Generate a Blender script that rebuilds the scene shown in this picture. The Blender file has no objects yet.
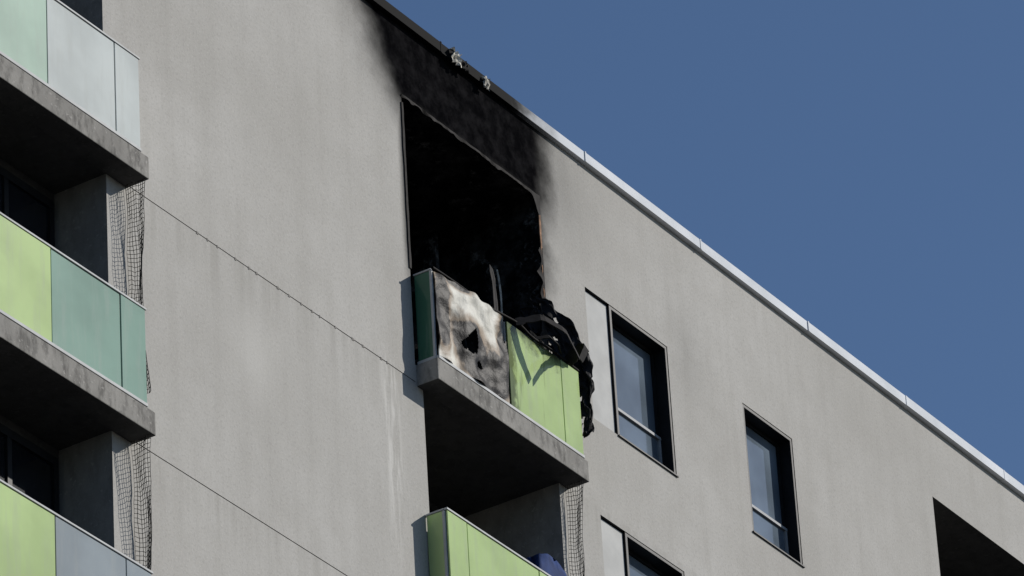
import bpy, bmesh, math, random
from mathutils import Vector, Matrix, noise
random.seed(7)
S=1.12
sc=bpy.context.scene
sc.view_settings.view_transform='Standard'; sc.view_settings.look='None'; sc.view_settings.exposure=0

# ---------------------------------------------------------------- node helpers
class NB:
    def __init__(s,name):
        s.m=bpy.data.materials.new(name); s.m.use_nodes=True
        s.t=s.m.node_tree; s.n=s.t.nodes; s.n.clear()
        s.out=s.n.new('ShaderNodeOutputMaterial'); s.b=s.n.new('ShaderNodeBsdfPrincipled')
        s.t.links.new(s.b.outputs[0],s.out.inputs[0])
        g=s.n.new('ShaderNodeNewGeometry'); vm=s.n.new('ShaderNodeVectorMath'); vm.operation='SCALE'
        s.t.links.new(g.outputs['Position'],vm.inputs[0]); vm.inputs['Scale'].default_value=1/S
        s.pos=vm.outputs[0]
        x=s.n.new('ShaderNodeSeparateXYZ'); s.t.links.new(s.pos,x.inputs[0]); s.X,s.Y,s.Z=x.outputs
    def lk(s,v,i):
        if isinstance(v,(int,float)): i.default_value=v
        elif isinstance(v,tuple): i.default_value=(*v,1) if len(v)==3 else v
        else: s.t.links.new(v,i)
    def math(s,op,a,b=0,c=None,clamp=False):
        n=s.n.new('ShaderNodeMath'); n.operation=op; n.use_clamp=clamp
        s.lk(a,n.inputs[0]); s.lk(b,n.inputs[1])
        if c is not None: s.lk(c,n.inputs[2])
        return n.outputs[0]
    def ss(s,v,a,b,lo=0.,hi=1.):
        n=s.n.new('ShaderNodeMapRange'); n.interpolation_type='SMOOTHSTEP'
        s.lk(v,n.inputs[0]); n.inputs[1].default_value=a; n.inputs[2].default_value=b
        n.inputs[3].default_value=lo; n.inputs[4].default_value=hi
        return n.outputs[0]
    def noise(s,scale,detail=4,rough=.55,vec=(1,1,1),off=(0,0,0),dist=0):
        m=s.n.new('ShaderNodeMapping'); s.t.links.new(s.pos,m.inputs[0]); m.inputs['Scale'].default_value=vec; m.inputs['Location'].default_value=off
        n=s.n.new('ShaderNodeTexNoise'); s.t.links.new(m.outputs[0],n.inputs['Vector'])
        n.inputs['Scale'].default_value=scale; n.inputs['Detail'].default_value=detail; n.inputs['Roughness'].default_value=rough; n.inputs['Distortion'].default_value=dist
        return n.outputs['Fac']
    def mix(s,f,a,b,mode='MIX'):
        n=s.n.new('ShaderNodeMix'); n.data_type='RGBA'; n.blend_type=mode
        s.lk(f,n.inputs[0]); s.lk(a,n.inputs[6]); s.lk(b,n.inputs[7]); return n.outputs[2]
    def bump(s,h,strength=.3,dist=.01):
        n=s.n.new('ShaderNodeBump'); n.inputs['Strength'].default_value=strength; n.inputs['Distance'].default_value=dist
        s.lk(h,n.inputs['Height']); s.t.links.new(n.outputs[0],s.b.inputs['Normal'])
    def set(s,**k):
        for a,v in k.items(): s.lk(v,s.b.inputs[a.replace('_',' ')])
        return s.m

def simple(name,col,rough=.7,var=.15,scale=8,metal=0,bump=.15,spec=.15):
    m=NB(name)
    f=m.ss(m.noise(scale,5),.3,.7)
    c=m.mix(f,tuple(v*(1-var) for v in col),tuple(min(1,v*(1+var)) for v in col))
    m.bump(m.noise(scale*8,3),bump,.004)
    m.b.inputs['Specular IOR Level'].default_value=spec
    return m.set(Base_Color=c,Roughness=rough,Metallic=float(metal))

def soot_mask(m):
    n1=m.noise(2.0,4,.6)
    wob=m.math('MULTIPLY',m.math('SUBTRACT',n1,.5),.55)
    xs=m.math('ADD',m.X,wob)
    lean=m.math('MULTIPLY',m.math('SUBTRACT',m.Z,31.78),.62)
    a=m.ss(m.math('ADD',xs,lean),-2.50,-1.62)
    b=m.ss(xs,.50,1.18,1,0)
    zz=m.math('ADD',m.Z,m.math('MULTIPLY',wob,.5))
    c=m.ss(zz,31.20,31.85)
    core=m.math('MULTIPLY',m.math('MULTIPLY',a,b),c)
    a2=m.ss(m.math('ADD',xs,lean),-2.9,-1.8); b2=m.ss(xs,.5,1.9,1,0); c2=m.ss(zz,31.0,32.2)
    halo=m.math('MULTIPLY',m.math('MULTIPLY',m.math('MULTIPLY',a2,b2),c2),.35)
    jr=m.math('MULTIPLY',m.math('MULTIPLY',m.ss(xs,.55,.92,1,0),m.ss(m.X,.2,.55)),m.math('MULTIPLY',m.ss(m.Z,29.9,31.5),.85))
    jl=m.math('MULTIPLY',m.math('MULTIPLY',m.ss(m.X,-1.87,-1.76),m.ss(m.X,-1.3,-1.7)),m.math('MULTIPLY',m.ss(m.Z,29.5,30.2),.75))
    def g(v,c0,w):
        d=m.math('DIVIDE',m.math('SUBTRACT',v,c0),w); return m.math('EXPONENT',m.math('MULTIPLY',m.math('MULTIPLY',d,d),-1))
    f1=m.math('MULTIPLY',m.math('MULTIPLY',g(xs,3.2,.35),g(zz,31.2,.5)),.16)
    return m.math('MAXIMUM',m.math('MAXIMUM',core,f1),m.math('MAXIMUM',halo,m.math('MAXIMUM',jr,jl)))

def wall_mat():
    m=NB('stucco_wall')
    big=m.ss(m.noise(.45,4,.55),.3,.7); med=m.ss(m.noise(3,5,.65),.3,.7); fine=m.noise(34,3,.7)
    streak=m.ss(m.noise(1,4,.6,vec=(5,5,.25)),.42,.72)
    c=m.mix(big,(.405,.393,.368),(.470,.459,.435))
    c=m.mix(m.math('MULTIPLY',med,.32),c,(.355,.343,.317))
    c=m.mix(m.math('MULTIPLY',streak,.24),c,(.33,.318,.292))
    c=m.mix(m.math('MULTIPLY',m.ss(fine,.50,.66),.38),c,(.28,.27,.25))
    c=m.mix(m.math('MULTIPLY',m.ss(m.noise(55,2,.6,off=(3,1,7)),.55,.68),.28),c,(.60,.59,.56))
    def g(v,c0,w):
        d=m.math('DIVIDE',m.math('SUBTRACT',v,c0),w); return m.math('EXPONENT',m.math('MULTIPLY',m.math('MULTIPLY',d,d),-1))
    e=m.math('MULTIPLY',m.math('MULTIPLY',g(m.X,-2.17,.13),m.ss(m.Z,28.55,28.85,1,0)),m.math('MULTIPLY',m.ss(m.noise(1,5,.6,vec=(14,14,1.6)),.42,.62),m.ss(m.Z,26.3,27.8)))
    p=m.math('MULTIPLY',m.math('MULTIPLY',g(m.X,-4.3,.35),g(m.Z,27.85,.4)),.30)
    c=m.mix(m.math('MAXIMUM',m.math('MULTIPLY',e,.8),p),c,(.62,.61,.58))
    run=m.ss(m.noise(1,4,.6,vec=(9,9,.2)),.4,.7)
    for z in (28.70,26.20):
        r=m.math('MULTIPLY',m.math('MULTIPLY',m.ss(m.Z,z-.7,z-.02),m.ss(m.Z,z,z+.01,1,0)),m.math('MULTIPLY',run,.35))
        c=m.mix(r,c,(.28,.27,.245))
    lift=m.math('FRACT',m.math('MULTIPLY',m.math('FLOOR',m.math('DIVIDE',m.math('SUBTRACT',m.Z,28.70),2.5)),.437))
    c=m.mix(m.math('MULTIPLY',lift,.10),c,(.33,.325,.31))
    s=soot_mask(m)
    mott=m.ss(m.noise(5,5,.7,off=(1,1,1)),.35,.75)
    sc_=m.mix(mott,(.003,.003,.0035),(.015,.0145,.0155))
    c=m.mix(s,c,sc_)
    h=m.math('ADD',m.math('MULTIPLY',fine,1.0),m.math('MULTIPLY',m.noise(12,3,.6),1.2))
    m.bump(h,.25,.007)
    m.b.inputs['Specular IOR Level'].default_value=.0
    return m.set(Base_Color=c,Roughness=1.0)

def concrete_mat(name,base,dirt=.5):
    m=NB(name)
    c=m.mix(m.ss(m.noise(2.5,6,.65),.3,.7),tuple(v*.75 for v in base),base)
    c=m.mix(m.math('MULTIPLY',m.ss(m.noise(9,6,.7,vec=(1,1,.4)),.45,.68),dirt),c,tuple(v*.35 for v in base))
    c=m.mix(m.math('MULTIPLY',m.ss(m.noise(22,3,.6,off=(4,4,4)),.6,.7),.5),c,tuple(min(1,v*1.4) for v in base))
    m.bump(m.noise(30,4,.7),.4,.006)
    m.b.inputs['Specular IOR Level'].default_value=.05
    return m.set(Base_Color=c,Roughness=.95)

def char_mat():
    m=NB('charred_surface')
    c=m.mix(m.ss(m.noise(3.5,6,.7),.42,.72),(.005,.005,.005),(.07,.068,.066))
    c=m.mix(m.math('MULTIPLY',m.ss(m.noise(4,5,.75,off=(3,8,2)),.56,.70),.7),c,(.26,.25,.24))
    m.bump(m.noise(9,5,.75),1.0,.05)
    m.b.inputs['Specular IOR Level'].default_value=.1
    return m.set(Base_Color=c,Roughness=.95)

def panel_mat(name,col,trans=0.2,soot=False):
    m=NB(name)
    c=m.mix(m.ss(m.noise(1.3,4,.5),.3,.7),tuple(v*.84 for v in col),tuple(min(1,v*1.06) for v in col))
    dust=m.math('MULTIPLY',m.ss(m.noise(1,5,.65,vec=(10,10,1.2)),.45,.75),.25)
    c=m.mix(dust,c,(.42,.43,.39))
    if soot:
        n=m.noise(5,5,.65,dist=.6)
        z=m.math('ADD',m.Z,m.math('MULTIPLY',m.math('SUBTRACT',n,.5),.55))
        top=m.math('MULTIPLY',m.ss(z,29.66,29.86),.8)
        side=m.math('MULTIPLY',m.ss(m.math('ADD',m.X,m.math('MULTIPLY',m.math('SUBTRACT',n,.5),.3)),-.44,-.36,1,0),.7)
        c=m.mix(m.math('MAXIMUM',top,side),c,(.02,.02,.012))
        drip=m.math('MULTIPLY',m.ss(m.noise(1,4,.6,vec=(11,11,.9),off=(3,3,3)),.56,.70),.45)
        c=m.mix(drip,c,(.10,.11,.05))
    m.set(Base_Color=c,Roughness=.07)
    m.b.inputs['Specular IOR Level'].default_value=.22
    tr=m.n.new('ShaderNodeBsdfTranslucent'); m.t.links.new(c,tr.inputs[0])
    mx=m.n.new('ShaderNodeMixShader'); mx.inputs[0].default_value=trans
    m.t.links.new(m.b.outputs[0],mx.inputs[1]); m.t.links.new(tr.outputs[0],mx.inputs[2]); m.t.links.new(mx.outputs[0],m.out.inputs[0])
    return m.m

def burnt_panel_mat():
    m=NB('scorched_glass_panel')
    base=m.mix(m.ss(m.noise(2.5,4,.6),.3,.7),(.44,.43,.38),(.66,.65,.59))
    nn=m.math('MULTIPLY',m.math('SUBTRACT',m.noise(2.8,5,.6,dist=1.2),.5),1.2)
    def blob(x0,z0,rx,rz):
        dx=m.math('DIVIDE',m.math('SUBTRACT',m.X,x0),rx); dz=m.math('DIVIDE',m.math('SUBTRACT',m.Z,z0),rz)
        return m.math('SQRT',m.math('ADD',m.math('MULTIPLY',dx,dx),m.math('MULTIPLY',dz,dz)))
    d=None
    for b in ((-1.60,29.42,.13,.40),(-1.16,29.27,.28,.24),(-.72,29.14,.24,.22),(-.54,29.45,.14,.42),(-.92,29.00,.34,.10),(-1.32,29.84,.20,.07)):
        v=blob(*b); d=v if d is None else m.math('MINIMUM',d,v)
    d=m.math('ADD',d,nn)
    tan=m.ss(d,1.0,1.55,1,0); blk=m.ss(d,.90,1.08,1,0)
    c=m.mix(m.math('MULTIPLY',tan,.85),base,(.19,.125,.07))
    c=m.mix(blk,c,(.007,.006,.006))
    streak=m.math('MULTIPLY',m.ss(m.noise(1,4,.6,vec=(9,9,1.5),off=(2,2,2)),.55,.72),.6)
    c=m.mix(streak,c,(.06,.05,.04))
    m.bump(m.noise(7,5,.6),.5,.03)
    m.b.inputs['Specular IOR Level'].default_value=.1
    return m.set(Base_Color=c,Roughness=.5)

def coping_mat():
    m=NB('coping_metal')
    c=m.mix(m.ss(m.noise(1.2,5,.6),.3,.7),(.54,.57,.60),(.70,.72,.75))
    xs=m.math('ADD',m.X,m.math('MULTIPLY',m.math('SUBTRACT',m.noise(3,5,.6),.5),.9))
    s=m.math('MULTIPLY',m.ss(xs,-3.6,-2.9),m.ss(xs,.05,1.1,1,0))
    c=m.mix(s,c,(.008,.008,.008))
    m.b.inputs['Specular IOR Level'].default_value=.03
    return m.set(Base_Color=c,Roughness=.7)

def glass_mat(name,col,rough=.04,spec=.8):
    m=NB(name)
    c=m.mix(m.ss(m.noise(.9,3),.35,.65),tuple(v*.7 for v in col),tuple(v*1.25 for v in col))
    m.b.inputs['Specular IOR Level'].default_value=spec
    m.bump(m.noise(1.2,2),.04,.04)
    return m.set(Base_Color=c,Roughness=rough)

M=dict(
 wall=wall_mat(), slab=concrete_mat('balcony_concrete',(.30,.29,.27),.8), recess=concrete_mat('recess_wall_paint',(.34,.33,.31),.3), ceil=concrete_mat('soffit_shade_concrete',(.095,.094,.092),.4),  # ceil: soffit shade put into the colour, a darker copy of the concrete
 char=char_mat(), coping=coping_mat(), seal=simple('joint_sealant',(.20,.19,.175),.9),
 lime=panel_mat('lime_glass_panel',(.53,.68,.31)), sootlime=panel_mat('sooty_lime_glass_panel',(.52,.67,.30),.2,True), teal=panel_mat('teal_glass_panel',(.24,.37,.30),.1),
 pale=panel_mat('pale_glass_panel',(.58,.62,.60),.12), grey=panel_mat('grey_glass_panel',(.30,.34,.36),.1),
 palegreen=panel_mat('pale_green_glass_panel',(.46,.60,.49),.12), dkgreen=panel_mat('dark_green_glass_panel',(.06,.17,.11),.1),
 alu=simple('aluminium_trim',(.42,.43,.43),.6,.1,5), darkmetal=simple('dark_window_metal',(.012,.013,.015),.5,.2),
 fascia=simple('infill_panel_paint',(.50,.50,.485),.8,.08,3,spec=0), glass=glass_mat('window_glass',(.13,.165,.205)), dkglass=glass_mat('balcony_door_glass',(.012,.014,.018),.08,.5),
 burnt=burnt_panel_mat(), blackmetal=simple('burnt_metal',(.02,.018,.017),.8,.4,12), rust=simple('scorched_steel_trim',(.26,.15,.09),.8,.5,14),
 baremetal=simple('peeled_bare_metal',(.42,.40,.35),.7,.45,14), net=simple('netting_cord',(.035,.034,.032),.9), tarp=simple('burnt_tarp_fabric',(.010,.010,.012),.7,.5,10,bump=.4),
 blue=simple('blue_cover_fabric',(.015,.035,.12),.8,.3,6), roof=simple('roof_membrane',(.12,.12,.12),.9), ground=simple('asphalt_ground',(.05,.05,.05),.95,.2,.2),
 sash=simple('vinyl_sash_frame',(.34,.35,.36),.6,.08))

def mkobj(name,verts,faces,mats,parent=None,midx=None,smooth=False,bevel=0):
    me=bpy.data.meshes.new(name); me.from_pydata([(x*S,y*S,z*S) for x,y,z in verts],[],faces); me.update()
    if not isinstance(mats,(list,tuple)): mats=[mats]
    for m in mats: me.materials.append(m)
    if midx: 
        for p,i in zip(me.polygons,midx): p.material_index=i
    if smooth:
        for p in me.polygons: p.use_smooth=True
    o=bpy.data.objects.new(name,me); sc.collection.objects.link(o)
    if parent: o.parent=parent
    if bevel:
        b=o.modifiers.new('bevel','BEVEL'); b.width=bevel*S; b.segments=2; b.limit_method='ANGLE'
    return o
class Geo:
    def __init__(s): s.v=[];s.f=[];s.m=[]
    def box(s,x0,x1,y0,y1,z0,z1,m=0,mb=None):
        i=len(s.v); s.v+=[(x0,y0,z0),(x1,y0,z0),(x1,y1,z0),(x0,y1,z0),(x0,y0,z1),(x1,y0,z1),(x1,y1,z1),(x0,y1,z1)]
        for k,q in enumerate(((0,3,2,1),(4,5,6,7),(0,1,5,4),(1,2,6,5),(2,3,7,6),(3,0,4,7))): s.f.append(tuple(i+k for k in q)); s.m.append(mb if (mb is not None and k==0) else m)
    def quad(s,a,b,c,d,m=0):
        i=len(s.v); s.v+=[a,b,c,d]; s.f.append((i,i+1,i+2,i+3)); s.m.append(m)
    def obj(s,name,mats,parent=None,**k): return mkobj(name,s.v,s.f,mats,parent,s.m,**k)

bld=bpy.data.objects.new('apartment_building',None); sc.collection.objects.link(bld)

# ---------------------------------------------------------------- facade
NF=11; FH=2.5; XL,XR=-16,34; TOP=32.62; DEPTH=15
ops=[]
for k in range(NF):
    zt=28.885-FH*k
    z1=31.78 if k==0 else 28.67-FH*(k-1)
    ops.append((-8.76,-6.42,zt,z1,.55,'A'))
    ops.append((-1.75,.56,zt,z1,1.6,'burnt') if k==0 else (-1.64,.62,zt,z1,1.15,'B'))
    ops.append((8.13,10.44,zt,z1-(.08 if k==0 else 0),1.15,'B'))
    ops.append((1.33,2.82,29.675-FH*k,31.13-FH*k,.2,'win1'))
    ops.append((4.23,5.19,29.655-FH*k,31.12-FH*k,.2,'win2'))
    for x in (12.6,15.6,20.5,23.5,-11.2,-14.2): ops.append((x,x+.96,29.655-FH*k,31.12-FH*k,.2,'win2'))
for z in (28.70,26.20,23.7,21.2): ops.append((-6.10,-1.76,z-.005,z+.005,.007,'joint'))
xs=sorted(set([XL,XR]+[o[0] for o in ops]+[o[1] for o in ops])); zs=sorted(set([0,TOP]+[o[2] for o in ops]+[o[3] for o in ops]))
vid={};V=[];F=[]
def vv(x,z):
    if (x,z) not in vid: vid[(x,z)]=len(V); V.append((x,0,z))
    return vid[(x,z)]
for i in range(len(xs)-1):
    for j in range(len(zs)-1):
        cx=(xs[i]+xs[i+1])/2; cz=(zs[j]+zs[j+1])/2
        if any(o[0]<cx<o[1] and o[2]<cz<o[3] for o in ops): continue
        F.append((vv(xs[i],zs[j]),vv(xs[i+1],zs[j]),vv(xs[i+1],zs[j+1]),vv(xs[i],zs[j+1])))
n0=len(V); V+=[(XL,0,0),(XL,DEPTH,0),(XL,DEPTH,TOP),(XL,0,TOP),(XR,0,0),(XR,DEPTH,0),(XR,DEPTH,TOP),(XR,0,TOP)]
F+=[(n0,n0+3,n0+2,n0+1),(n0+4,n0+5,n0+6,n0+7),(n0+1,n0+2,n0+6,n0+5)]
mkobj('facade_walls',V,F,M['wall'],bld)
g=Geo()
for x0,x1,z0,z1,d,kind in ops:
    m={'A':0,'B':0,'burnt':1,'joint':2,'win1':3,'win2':3}[kind]
    mc=4 if kind in 'AB' else m
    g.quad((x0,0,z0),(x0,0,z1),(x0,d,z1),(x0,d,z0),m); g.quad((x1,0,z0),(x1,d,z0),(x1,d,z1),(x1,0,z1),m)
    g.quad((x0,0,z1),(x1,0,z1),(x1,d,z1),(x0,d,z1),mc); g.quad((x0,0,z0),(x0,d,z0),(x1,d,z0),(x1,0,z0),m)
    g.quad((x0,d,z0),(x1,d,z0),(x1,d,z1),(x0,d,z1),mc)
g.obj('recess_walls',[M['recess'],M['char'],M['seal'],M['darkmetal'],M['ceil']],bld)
g=Geo(); g.box(XL+.01,XR-.01,.25,DEPTH,TOP-.3,TOP-.25); g.obj('roof_deck',M['roof'],bld)
g=Geo()
edges=[-16.05,-13.4,-10.9,-8.4,-6.0,-3.6,-1.1,1.42,3.55,5.65,7.65,9.75,12.0,14.4,16.8,19.2,21.6,24,26.4,28.8,31.2,34.05]
for a,b in zip(edges,edges[1:]):
    dz=random.uniform(-.004,.004)
    g.box(a+.004,b-.004,-.055+random.uniform(-.004,.004),.35,TOP+.002-.05,TOP+.06+dz)
    g.box(a-.010,a+.010,-.062,.352,TOP-.052,TOP+.064)
g.obj('parapet_coping',M['coping'],bld)
# ---------------------------------------------------------------- slabs and balconies
g=Geo()
for k in range(NF):
    z=28.885-FH*k
    for a,b in ((-9.05,-6.12),(-1.735,.785),(8.0,10.62)):
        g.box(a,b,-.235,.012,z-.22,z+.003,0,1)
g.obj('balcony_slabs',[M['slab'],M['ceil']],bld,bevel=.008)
def railing(name,xsplit,zt,cols,sidecols,burn=False):
    g=Geo(); mats=[M['alu']]+[M[c] for c in cols]+[M[sidecols[0]],M[sidecols[1]]]
    y=-.218; z0=zt+.045; z1=zt+.945
    for i,(a,b) in enumerate(zip(xsplit,xsplit[1:])):
        if cols[i]!='burnt':
            q=random.uniform(-.003,.003)
            g.box(a+.006,b-.006,y-.008+q,y+.008+q,z0,z1,i+1)
        g.box(b-.006,b+.006,y+.012,y+.035,zt,z1,0)
    a,b=xsplit[0],xsplit[-1]
    g.box(a-.012,a+.012,y+.013,y+.04,zt,z1,0)
    g.box(a,b,y-.016,y+.016,zt+.012,z0-.002,0)
    if not burn: g.box(a-.01,b+.01,y-.018,y+.022,z1+.002,z1+.022,0)
    nm=len(cols)
    g.box(a-.008,a+.008,y+.024,-.012,z0,z1,nm+1); g.box(b-.008,b+.008,y+.024,-.012,z0,z1,nm+2)
    g.box(a-.016,a+.016,y+.024,-.004,z1+.003,z1+.021,0); g.box(b-.016,b+.016,y+.024,-.004,z1+.003,z1+.021,0)
    g.box(a-.016,a+.016,y+.024,-.004,zt+.012,z0-.003,0)
    return g.obj(name,mats,bld,bevel=.003)
A=[-8.96,-7.52,-6.57,-6.22]
for k in range(NF):
    z=28.885-FH*k
    ca=[['palegreen','pale','pale'],['lime','teal','teal'],['lime','grey','grey']][k%3]
    railing('balcony_railing',A,z,ca,(ca[0],ca[2]))
    if k==0: railing('balcony_railing',[-1.70,-.50,.42,.735],z,['burnt','sootlime','lime'],('dkgreen','lime'),True)
    else: railing('balcony_railing',[-1.70,-1.38,-.2,.735],z,['lime','lime',['lime','teal','pale'][(k-1)%3]],('lime','lime'))
    railing('balcony_railing',[8.05,9.3,10.5],z,['pale','lime'],('pale','lime'))
def burnt_panel():
    nx,nz=84,64; x0,x1,z0,z1=-1.692,-.508,28.93,29.83; V=[];F=[]
    for j in range(nz+1):
        for i in range(nx+1):
            x=x0+(x1-x0)*i/nx; z=z0+(z1-z0)*j/nz
            w=.06*noise.noise(Vector((x*2.6,z*2.6,1)))+.022*noise.noise(Vector((x*7,z*7,1)))
            V.append((x,-.230+w-.03*math.exp(-((x+1.1)/.2)**2),z+(.05*noise.noise(Vector((x*5,0,3))) if j==nz else 0)))
    for j in range(nz):
        for i in range(nx):
            x=x0+(x1-x0)*(i+.5)/nx; z=z0+(z1-z0)*(j+.5)/nz
            n=noise.noise(Vector((x*9,z*9,4)))*.4
            r=math.hypot((x+1.19)/.16,(z-29.34)/.20)+n
            if r<.85 and not (z>29.38+(x+1.19)*1.1): continue
            if math.hypot((x+.54)/.06,(z-29.74)/.17)+n<.9: continue
            if math.hypot((x+.98)/.07,(z-29.14)/.04)+n<.8: continue
            a=j*(nx+1)+i; F.append((a,a+1,a+nx+2,a+nx+1))
    o=mkobj('scorched_panel',V,F,M['burnt'],bld)
    s=o.modifiers.new('s','SOLIDIFY'); s.thickness=.012*S
burnt_panel()
def tube(name,pts,r,mat,parent=None):
    c=bpy.data.curves.new(name,'CURVE'); c.dimensions='3D'; c.bevel_depth=r*S; c.bevel_resolution=2
    sp=c.splines.new('NURBS'); sp.points.add(len(pts)-1); sp.use_endpoint_u=True; sp.order_u=3
    for p,q in zip(sp.points,pts): p.co=(q[0]*S,q[1]*S,q[2]*S,1)
    c.materials.append(mat); o=bpy.data.objects.new(name,c); sc.collection.objects.link(o)
    if parent: o.parent=parent
    return o
tube('warped_top_rail',[(-1.71,-.22,29.85),(-1.3,-.225,29.86),(-.9,-.23,29.83),(-.55,-.24,29.86),(-.3,-.25,29.88),(-.1,-.24,29.83),(.2,-.25,29.84),(.5,-.22,29.86),(.74,-.22,29.85)],.012,M['blackmetal'],bld)
def strip(name,pts,w,mat,parent,dirv=(1,0,0),seed=0,th=.01,taper=0):
    V=[];F=[]
    for i,(p) in enumerate(pts):
        ww=w*(1+.5*noise.noise(Vector((i*.7,seed,0))))*(1-taper*i/(len(pts)-1))
        V+= [tuple(p[k]-dirv[k]*ww/2 for k in range(3)),tuple(p[k]+dirv[k]*ww/2 for k in range(3))]
    for i in range(len(pts)-1): F.append((2*i,2*i+1,2*i+3,2*i+2))
    o=mkobj(name,V,F,mat,parent); s=o.modifiers.new('s','SOLIDIFY'); s.thickness=th*S; return o
def lerpath(P,n):
    out=[]
    for i in range(n+1):
        t=i/n*(len(P)-1); a=min(int(t),len(P)-2); out.append(tuple(Vector(P[a]).lerp(Vector(P[a+1]),t-a)))
    return out
# melted rail cap pieces bent outward over the green panels
strip('warped_rail_flap',lerpath([(-.36,-.24,29.87),(-.18,-.42,29.94),(.02,-.54,29.84),(.20,-.56,29.62)],16),.15,M['blackmetal'],bld,dirv=(.35,.3,.75),seed=1,th=.01,taper=.45)
strip('warped_rail_flap',lerpath([(.56,-.23,29.87),(.50,-.42,29.93),(.40,-.54,29.84),(.24,-.56,29.62)],16),.15,M['blackmetal'],bld,dirv=(-.25,.3,.75),seed=2,th=.01,taper=.5)
strip('warped_rail_flap',lerpath([(.00,-.23,29.86),(.10,-.31,29.90),(.22,-.33,29.86),(.36,-.26,29.86)],12),.05,M['blackmetal'],bld,dirv=(.1,.5,.8),seed=4,th=.01)
strip('scorched_jamb_trim',[(.565+.008*noise.noise(Vector((0,i*.5,2))),-.012,30.25+i*.066) for i in range(21)],.028,M['rust'],bld,seed=3)
strip('scorched_jamb_trim',[(-1.755+.01*noise.noise(Vector((4,i*.5,2))),-.012,29.9+i*.1) for i in range(19)],.03,M['blackmetal'],bld,seed=5)
V=[];F=[]
N=120
for i in range(N+1):
    x=-1.76+2.34*i/N; d=.012+.05*max(0,noise.noise(Vector((x*3,1,1))))+.03*max(0,noise.noise(Vector((x*11,3,1))))+.2*math.exp(-((x-.56)/.06)**2)
    V+=[(x,-.006+.012*noise.noise(Vector((x*9,2,2))),31.79),(x,-.002+.02*noise.noise(Vector((x*7,2,9))),31.78-d)]
for i in range(N): F.append((2*i,2*i+2,2*i+3,2*i+1))
o=mkobj('charred_head_edge',V,F,M['blackmetal'],bld); o.modifiers.new('s','SOLIDIFY').thickness=.01*S
V=[];F=[];N=60
for i in range(N+1):
    z=31.2-1.25*i/N; T=i/N
    d=.01+.10*T*T+.09*max(0,noise.noise(Vector((z*5,1,8))))+.05*max(0,noise.noise(Vector((z*16,3,1))))
    V+=[(.575,-.008,z),(.55-d,.03*noise.noise(Vector((z*8,5,5))),z)]
for i in range(N): F.append((2*i,2*i+2,2*i+3,2*i+1))
o=mkobj('charred_jamb_fringe',V,F,M['blackmetal'],bld); o.modifiers.new('s','SOLIDIFY').thickness=.008*S
def shard(name,c,w,h,mat,seed,parent=bld):
    V=[];F=[];n=7
    for j in range(n):
        for i in range(n):
            u=i/(n-1)-.5; v=j/(n-1)-.5
            q=Vector((u*4+seed,v*4,seed))
            V.append((c[0]+u*w*(1+.5*noise.noise(q)),c[1]-.04*noise.noise(q*1.3+Vector((3,3,3)))-.03,c[2]+v*h*(1+.6*noise.noise(q+Vector((9,1,1))))))
    for j in range(n-1):
        for i in range(n-1): a=j*n+i; F.append((a,a+1,a+n+1,a+n))
    o=mkobj(name,V,F,mat,parent); o.modifiers.new('s','SOLIDIFY').thickness=.006*S
shard('peeled_coping_flap',(-.88,-.055,32.60),.16,.15,M['baremetal'],2)
shard('peeled_coping_flap',(-.73,-.055,32.59),.12,.10,M['blackmetal'],4)
shard('peeled_coping_flap',(-.36,-.055,32.58),.10,.13,M['baremetal'],6)
# ---------------------------------------------------------------- charred interior
g=Geo(); g.box(-1.2,-.1,1.50,1.56,28.9,31.1); g.box(-1.7,-1.62,.3,1.55,28.9,31.7); g.box(.1,.16,.9,1.55,28.9,31.5); g.box(-.6,-.54,1.44,1.5,28.9,31.1)
g.obj('burnt_door_frames',M['char'],bld)
def lump(name,c,r,mat,seed,parent=None,sx=(1,1,1),sub=4,amp=.5):
    bm=bmesh.new(); bmesh.ops.create_icosphere(bm,subdivisions=sub,radius=1)
    for v in bm.verts:
        n=noise.fractal(v.co*1.6+Vector((seed,seed,0)),1,2,4)
        co=v.co*(1+amp*n); v.co=Vector(((c[0]+co.x*r*sx[0])*S,(c[1]+co.y*r*sx[1])*S,(c[2]+co.z*r*sx[2])*S))
    me=bpy.data.meshes.new(name); bm.to_mesh(me); bm.free(); me.materials.append(mat)
    o=bpy.data.objects.new(name,me); sc.collection.objects.link(o)
    if parent: o.parent=parent
    return o
deb=bpy.data.objects.new('burnt_debris_pile',None); sc.collection.objects.link(deb)
for i,(c,r,sx) in enumerate([((.2,.35,29.3),.35,(1,1,1.5)),((-.35,.5,29.2),.4,(1.2,1,.9)),((.40,.15,29.95),.2,(.7,.9,1.4)),((-1.2,.6,29.15),.35,(1.2,1,.9))]):
    lump('char_lump',c,r,M['char'],i*3.1+1,deb,sx)
for i in range(5):
    x=random.uniform(-.1,.5); y=random.uniform(.15,.6)
    tube('charred_stud',[(x,y,29.2),(x+random.uniform(-.1,.1),y,29.8),(x+random.uniform(-.25,.2),y+random.uniform(-.2,.2),30.1+random.random()*.3)],.013,M['char'],deb)
bent=bpy.data.objects.new('bent_metal_sheet',None); sc.collection.objects.link(bent)
strip('sheet',[(-.60+.12*math.sin(t*2.6)*t,-.17+.05*t,29.0+1.44*t) for t in [i/16 for i in range(17)]],.13,M['blackmetal'],bent,dirv=(.9,.25,0),seed=9,th=.008)
strip('edge_flange',[(-.55+.12*math.sin(t*2.6)*t,-.20+.05*t,29.4+1.02*t) for t in [i/12 for i in range(13)]],.018,M['baremetal'],bent,dirv=(.5,-.8,0),seed=2,th=.006)
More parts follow.
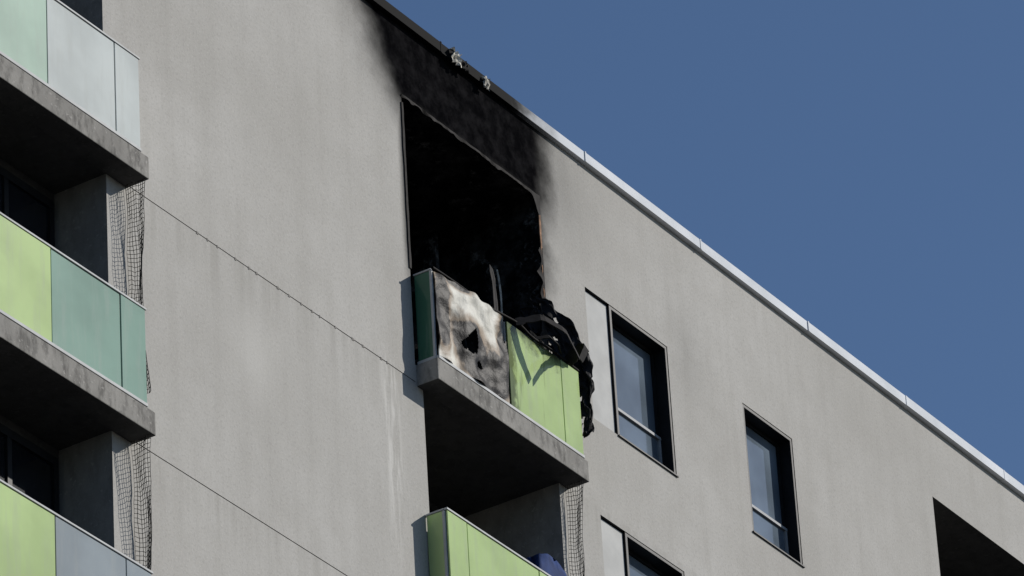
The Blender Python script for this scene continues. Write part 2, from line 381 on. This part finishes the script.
# burnt tarp draped over the rail corner
def tarp():
    path=[(.42,.05,30.60),(.52,-.05,30.54),(.64,-.14,30.40),(.74,-.22,30.23),(.81,-.26,30.04),(.84,-.28,29.84),(.85,-.28,29.64),(.83,-.27,29.42),(.80,-.26,29.2)]
    wid=[.20,.32,.40,.44,.40,.30,.20,.14,.09]
    nu,nw=90,36; V=[];F=[]
    d=Vector((-.32,.55,-.62)).normalized(); nrm=Vector((.6,-.6,.2))
    for i in range(nu+1):
        t=i/nu*(len(path)-1); a=min(int(t),len(path)-2); f=t-a
        p=Vector(path[a]).lerp(Vector(path[a+1]),f); T=i/nu
        width=(wid[a]*(1-f)+wid[a+1]*f)*(1+.35*noise.noise(Vector((T*8,1,1))))
        for j in range(nw+1):
            s=j/nw
            q=p+d*(s*width-.03)
            fold=.045*math.sin(s*13+T*5+2*noise.noise(Vector((T*4,s*3,0))))
            nn=noise.noise_vector(Vector((T*8,s*5,2)))*.05+noise.noise_vector(Vector((T*24,s*14,5)))*.020
            V.append(tuple(q+nn+nrm*fold*(.4+s*.6)))
    for i in range(nu):
        for j in range(nw):
            e=(j+.5)/nw
            if e>.72 and noise.noise(Vector((i*.22,j*.4,7)))>.15: continue
            if noise.noise(Vector((i*.16,j*.3,17)))>.55: continue
            a=i*(nw+1)+j; F.append((a,a+1,a+nw+2,a+nw+1))
    o=mkobj('burnt_tarp',V,F,M['tarp']); o.modifiers.new('s','SOLIDIFY').thickness=.006*S
tarp()
# ---------------------------------------------------------------- bird netting
def netting(name,x,z0,z1,seed):
    nz=int((z1-z0)/.042); ny=8; V=[];F=[]
    for j in range(nz+1):
        t=j/nz
        for i in range(ny+1):
            s=i/ny
            wv=.04*noise.noise(Vector((t*4,s*2,seed)))
            pinch=1-.5*math.sin(math.pi*t)*(.6+.4*noise.noise(Vector((seed,1,t*2))))
            V.append((x+wv+.05*math.sin(math.pi*t)*math.sin(math.pi*s)+.012*noise.noise(Vector((s*9,t*20,seed+3))),-.015-(.205*s)*pinch,z0+(z1-z0)*t+.02*noise.noise(Vector((s*5,t*9,seed)))))
    for j in range(nz):
        for i in range(ny): a=j*(ny+1)+i; F.append((a,a+1,a+ny+2,a+ny+1))
    o=mkobj(name,V,F,M['net']); w=o.modifiers.new('w','WIREFRAME'); w.thickness=.0075*S; w.use_even_offset=False
    return o
for k in range(4):
    z=28.885-FH*k
    netting('bird_netting',-6.16,z-FH+.2,z-.22,k*2.3)
    netting('bird_netting',.70,z-FH+.2,z-.22,k*3.3+9)
# ---------------------------------------------------------------- windows
def window(x0,x1,z0,z1,panel):
    g=Geo(); fx0=x0
    if panel:
        fx0=x0+.44
        g.box(x0+.018,fx0-.012,.03,.19,z0+.004,z1-.014,1)
    t=.035; yo=.006
    g.box(fx0,fx0+t,yo,.195,z0+.004,z1-.004,0); g.box(x1-t,x1-.003,yo,.195,z0+.004,z1-.004,0)
    g.box(fx0+t,x1-t,yo,.195,z1-t,z1-.004,0); g.box(fx0+t,x1-t,yo,.195,z0+.004,z0+t*.7,0)
    zm=z0+.44; xm1=x1-t
    g.box(fx0+t,xm1,.165,.175,zm+.02,z1-t,2)
    g.box(fx0+t,fx0+t+.03,.14,.166,zm+.02,z1-t,0); g.box(xm1-.03,xm1,.14,.166,zm+.02,z1-t,0)
    g.box(fx0+t+.03,xm1-.03,.14,.166,z1-t-.03,z1-t,0)
    g.box(fx0+t,xm1,.125,.175,zm-.012,zm+.018,4)
    b=.032
    g.box(fx0+t,fx0+t+b,.130,.17,z0+t*.7,zm-.014,4); g.box(xm1-b,xm1,.130,.17,z0+t*.7,zm-.014,4)
    g.box(fx0+t+b,xm1-b,.130,.17,z0+t*.7,z0+t*.7+b,0)
    g.box(fx0+t+b,xm1-b,.150,.16,z0+t*.7+b,zm-.014,3)
    g.box(fx0-.01,x1+.01,-.018,.0,z0-.012,z0+.003,0)
    g.obj('window',[M['darkmetal'],M['fascia'],M['glass'],M['glass'],M['sash']],bld)
for x0,x1,z0,z1,d,kind in ops:
    if kind.startswith('win'): window(x0,x1,z0,z1,kind=='win1')
for x0,x1,z0,z1,d,kind in ops:
    if kind in 'AB' :
        g=Geo(); y=d-.06
        g.box(x0+.15,x1-.15,y+.02,y+.03,z0+.05,z1-.2,1)
        for a in (x0+.1,(x0*2+x1)/3,(x0+2*x1)/3,x1-.15): g.box(a,a+.06,y,y+.05,z0+.01,z1-.15,0)
        g.box(x0+.1,x1-.1,y-.004,y+.04,z1-.22,z1-.14,0)
        g.obj('balcony_door',[M['darkmetal'],M['dkglass']],bld)
g=Geo()
for i in range(16):
    x=-5.2+i*.2+random.uniform(-.08,.08); z=28.70
    g.box(x,x+random.uniform(.012,.03),-.004,.004,z-.016,z+.010,0)
g.obj('joint_anchors',M['seal'],bld)
def grill():
    bm=bmesh.new(); bmesh.ops.create_cube(bm,size=1)
    bmesh.ops.subdivide_edges(bm,edges=bm.edges[:],cuts=8,use_grid_fill=True)
    for v in bm.verts:
        x,y,z=v.co; t=z+.5
        k=1-.25*max(0,t-.75)/.25
        n=noise.noise(Vector((x*5,y*5,z*3)))*.05
        v.co=Vector(((.22+x*.62*k+n)*S,(.02+y*.36*k+n)*S,(26.39+t*1.26+.04*math.cos(x*5)*t+n*.5)*S))
    me=bpy.data.meshes.new('covered_barbecue_grill'); bm.to_mesh(me); bm.free(); me.materials.append(M['blue'])
    o=bpy.data.objects.new('covered_barbecue_grill',me); sc.collection.objects.link(o)
    for p in me.polygons: p.use_smooth=True
grill()
g=Geo(); g.quad((-1500,-1500,0),(1500,-1500,0),(1500,1500,0),(-1500,1500,0)); g.obj('ground',M['ground'])
# ---------------------------------------------------------------- light
sd=Vector((.62,-.60,.50)).normalized()
sun=bpy.data.lights.new('sun','SUN'); sun.energy=4.2; sun.angle=math.radians(.5); sun.color=(1,.955,.89)
so=bpy.data.objects.new('sun',sun); sc.collection.objects.link(so); so.rotation_euler=sd.to_track_quat('Z','Y').to_euler(); so.location=(20,-40,60)
w=bpy.data.worlds.new('World'); sc.world=w; w.use_nodes=True; nt=w.node_tree
sky=nt.nodes.new('ShaderNodeTexSky'); sky.sky_type='NISHITA'; sky.sun_disc=False
sky.sun_elevation=math.asin(sd.z); sky.sun_rotation=math.atan2(sd.x,sd.y); sky.air_density=1; sky.dust_density=.4; sky.ozone_density=3.5
bg=nt.nodes['Background']; mxn=nt.nodes.new('ShaderNodeMix'); mxn.data_type='RGBA'; mxn.blend_type='MULTIPLY'; mxn.inputs[0].default_value=1
nt.links.new(sky.outputs[0],mxn.inputs[6]); mxn.inputs[7].default_value=(.98,1.04,1.12,1); nt.links.new(mxn.outputs[2],bg.inputs[0]); bg.inputs[1].default_value=.073
# ---------------------------------------------------------------- camera
u=Vector((-.0532,.8608,-.5061)).normalized(); h=Vector((.5523,-.3969,-.7331)); h=(h-u*h.dot(u)).normalized(); n=u.cross(h)
K=6000/106.
R=Matrix(((h.x,h.y,h.z),(n.x,n.y,n.z),(u.x,u.y,u.z)))
cam=bpy.data.cameras.new('camera'); co=bpy.data.objects.new('camera',cam); sc.collection.objects.link(co)
loc=(Vector((0,0,30.5))+K*Vector((h.z,n.z,u.z)))*S
co.matrix_world=Matrix.Translation(loc)@R.to_4x4()
cam.lens=6000/1024*36; cam.sensor_width=36; cam.clip_start=1; cam.clip_end=5000
sc.camera=co
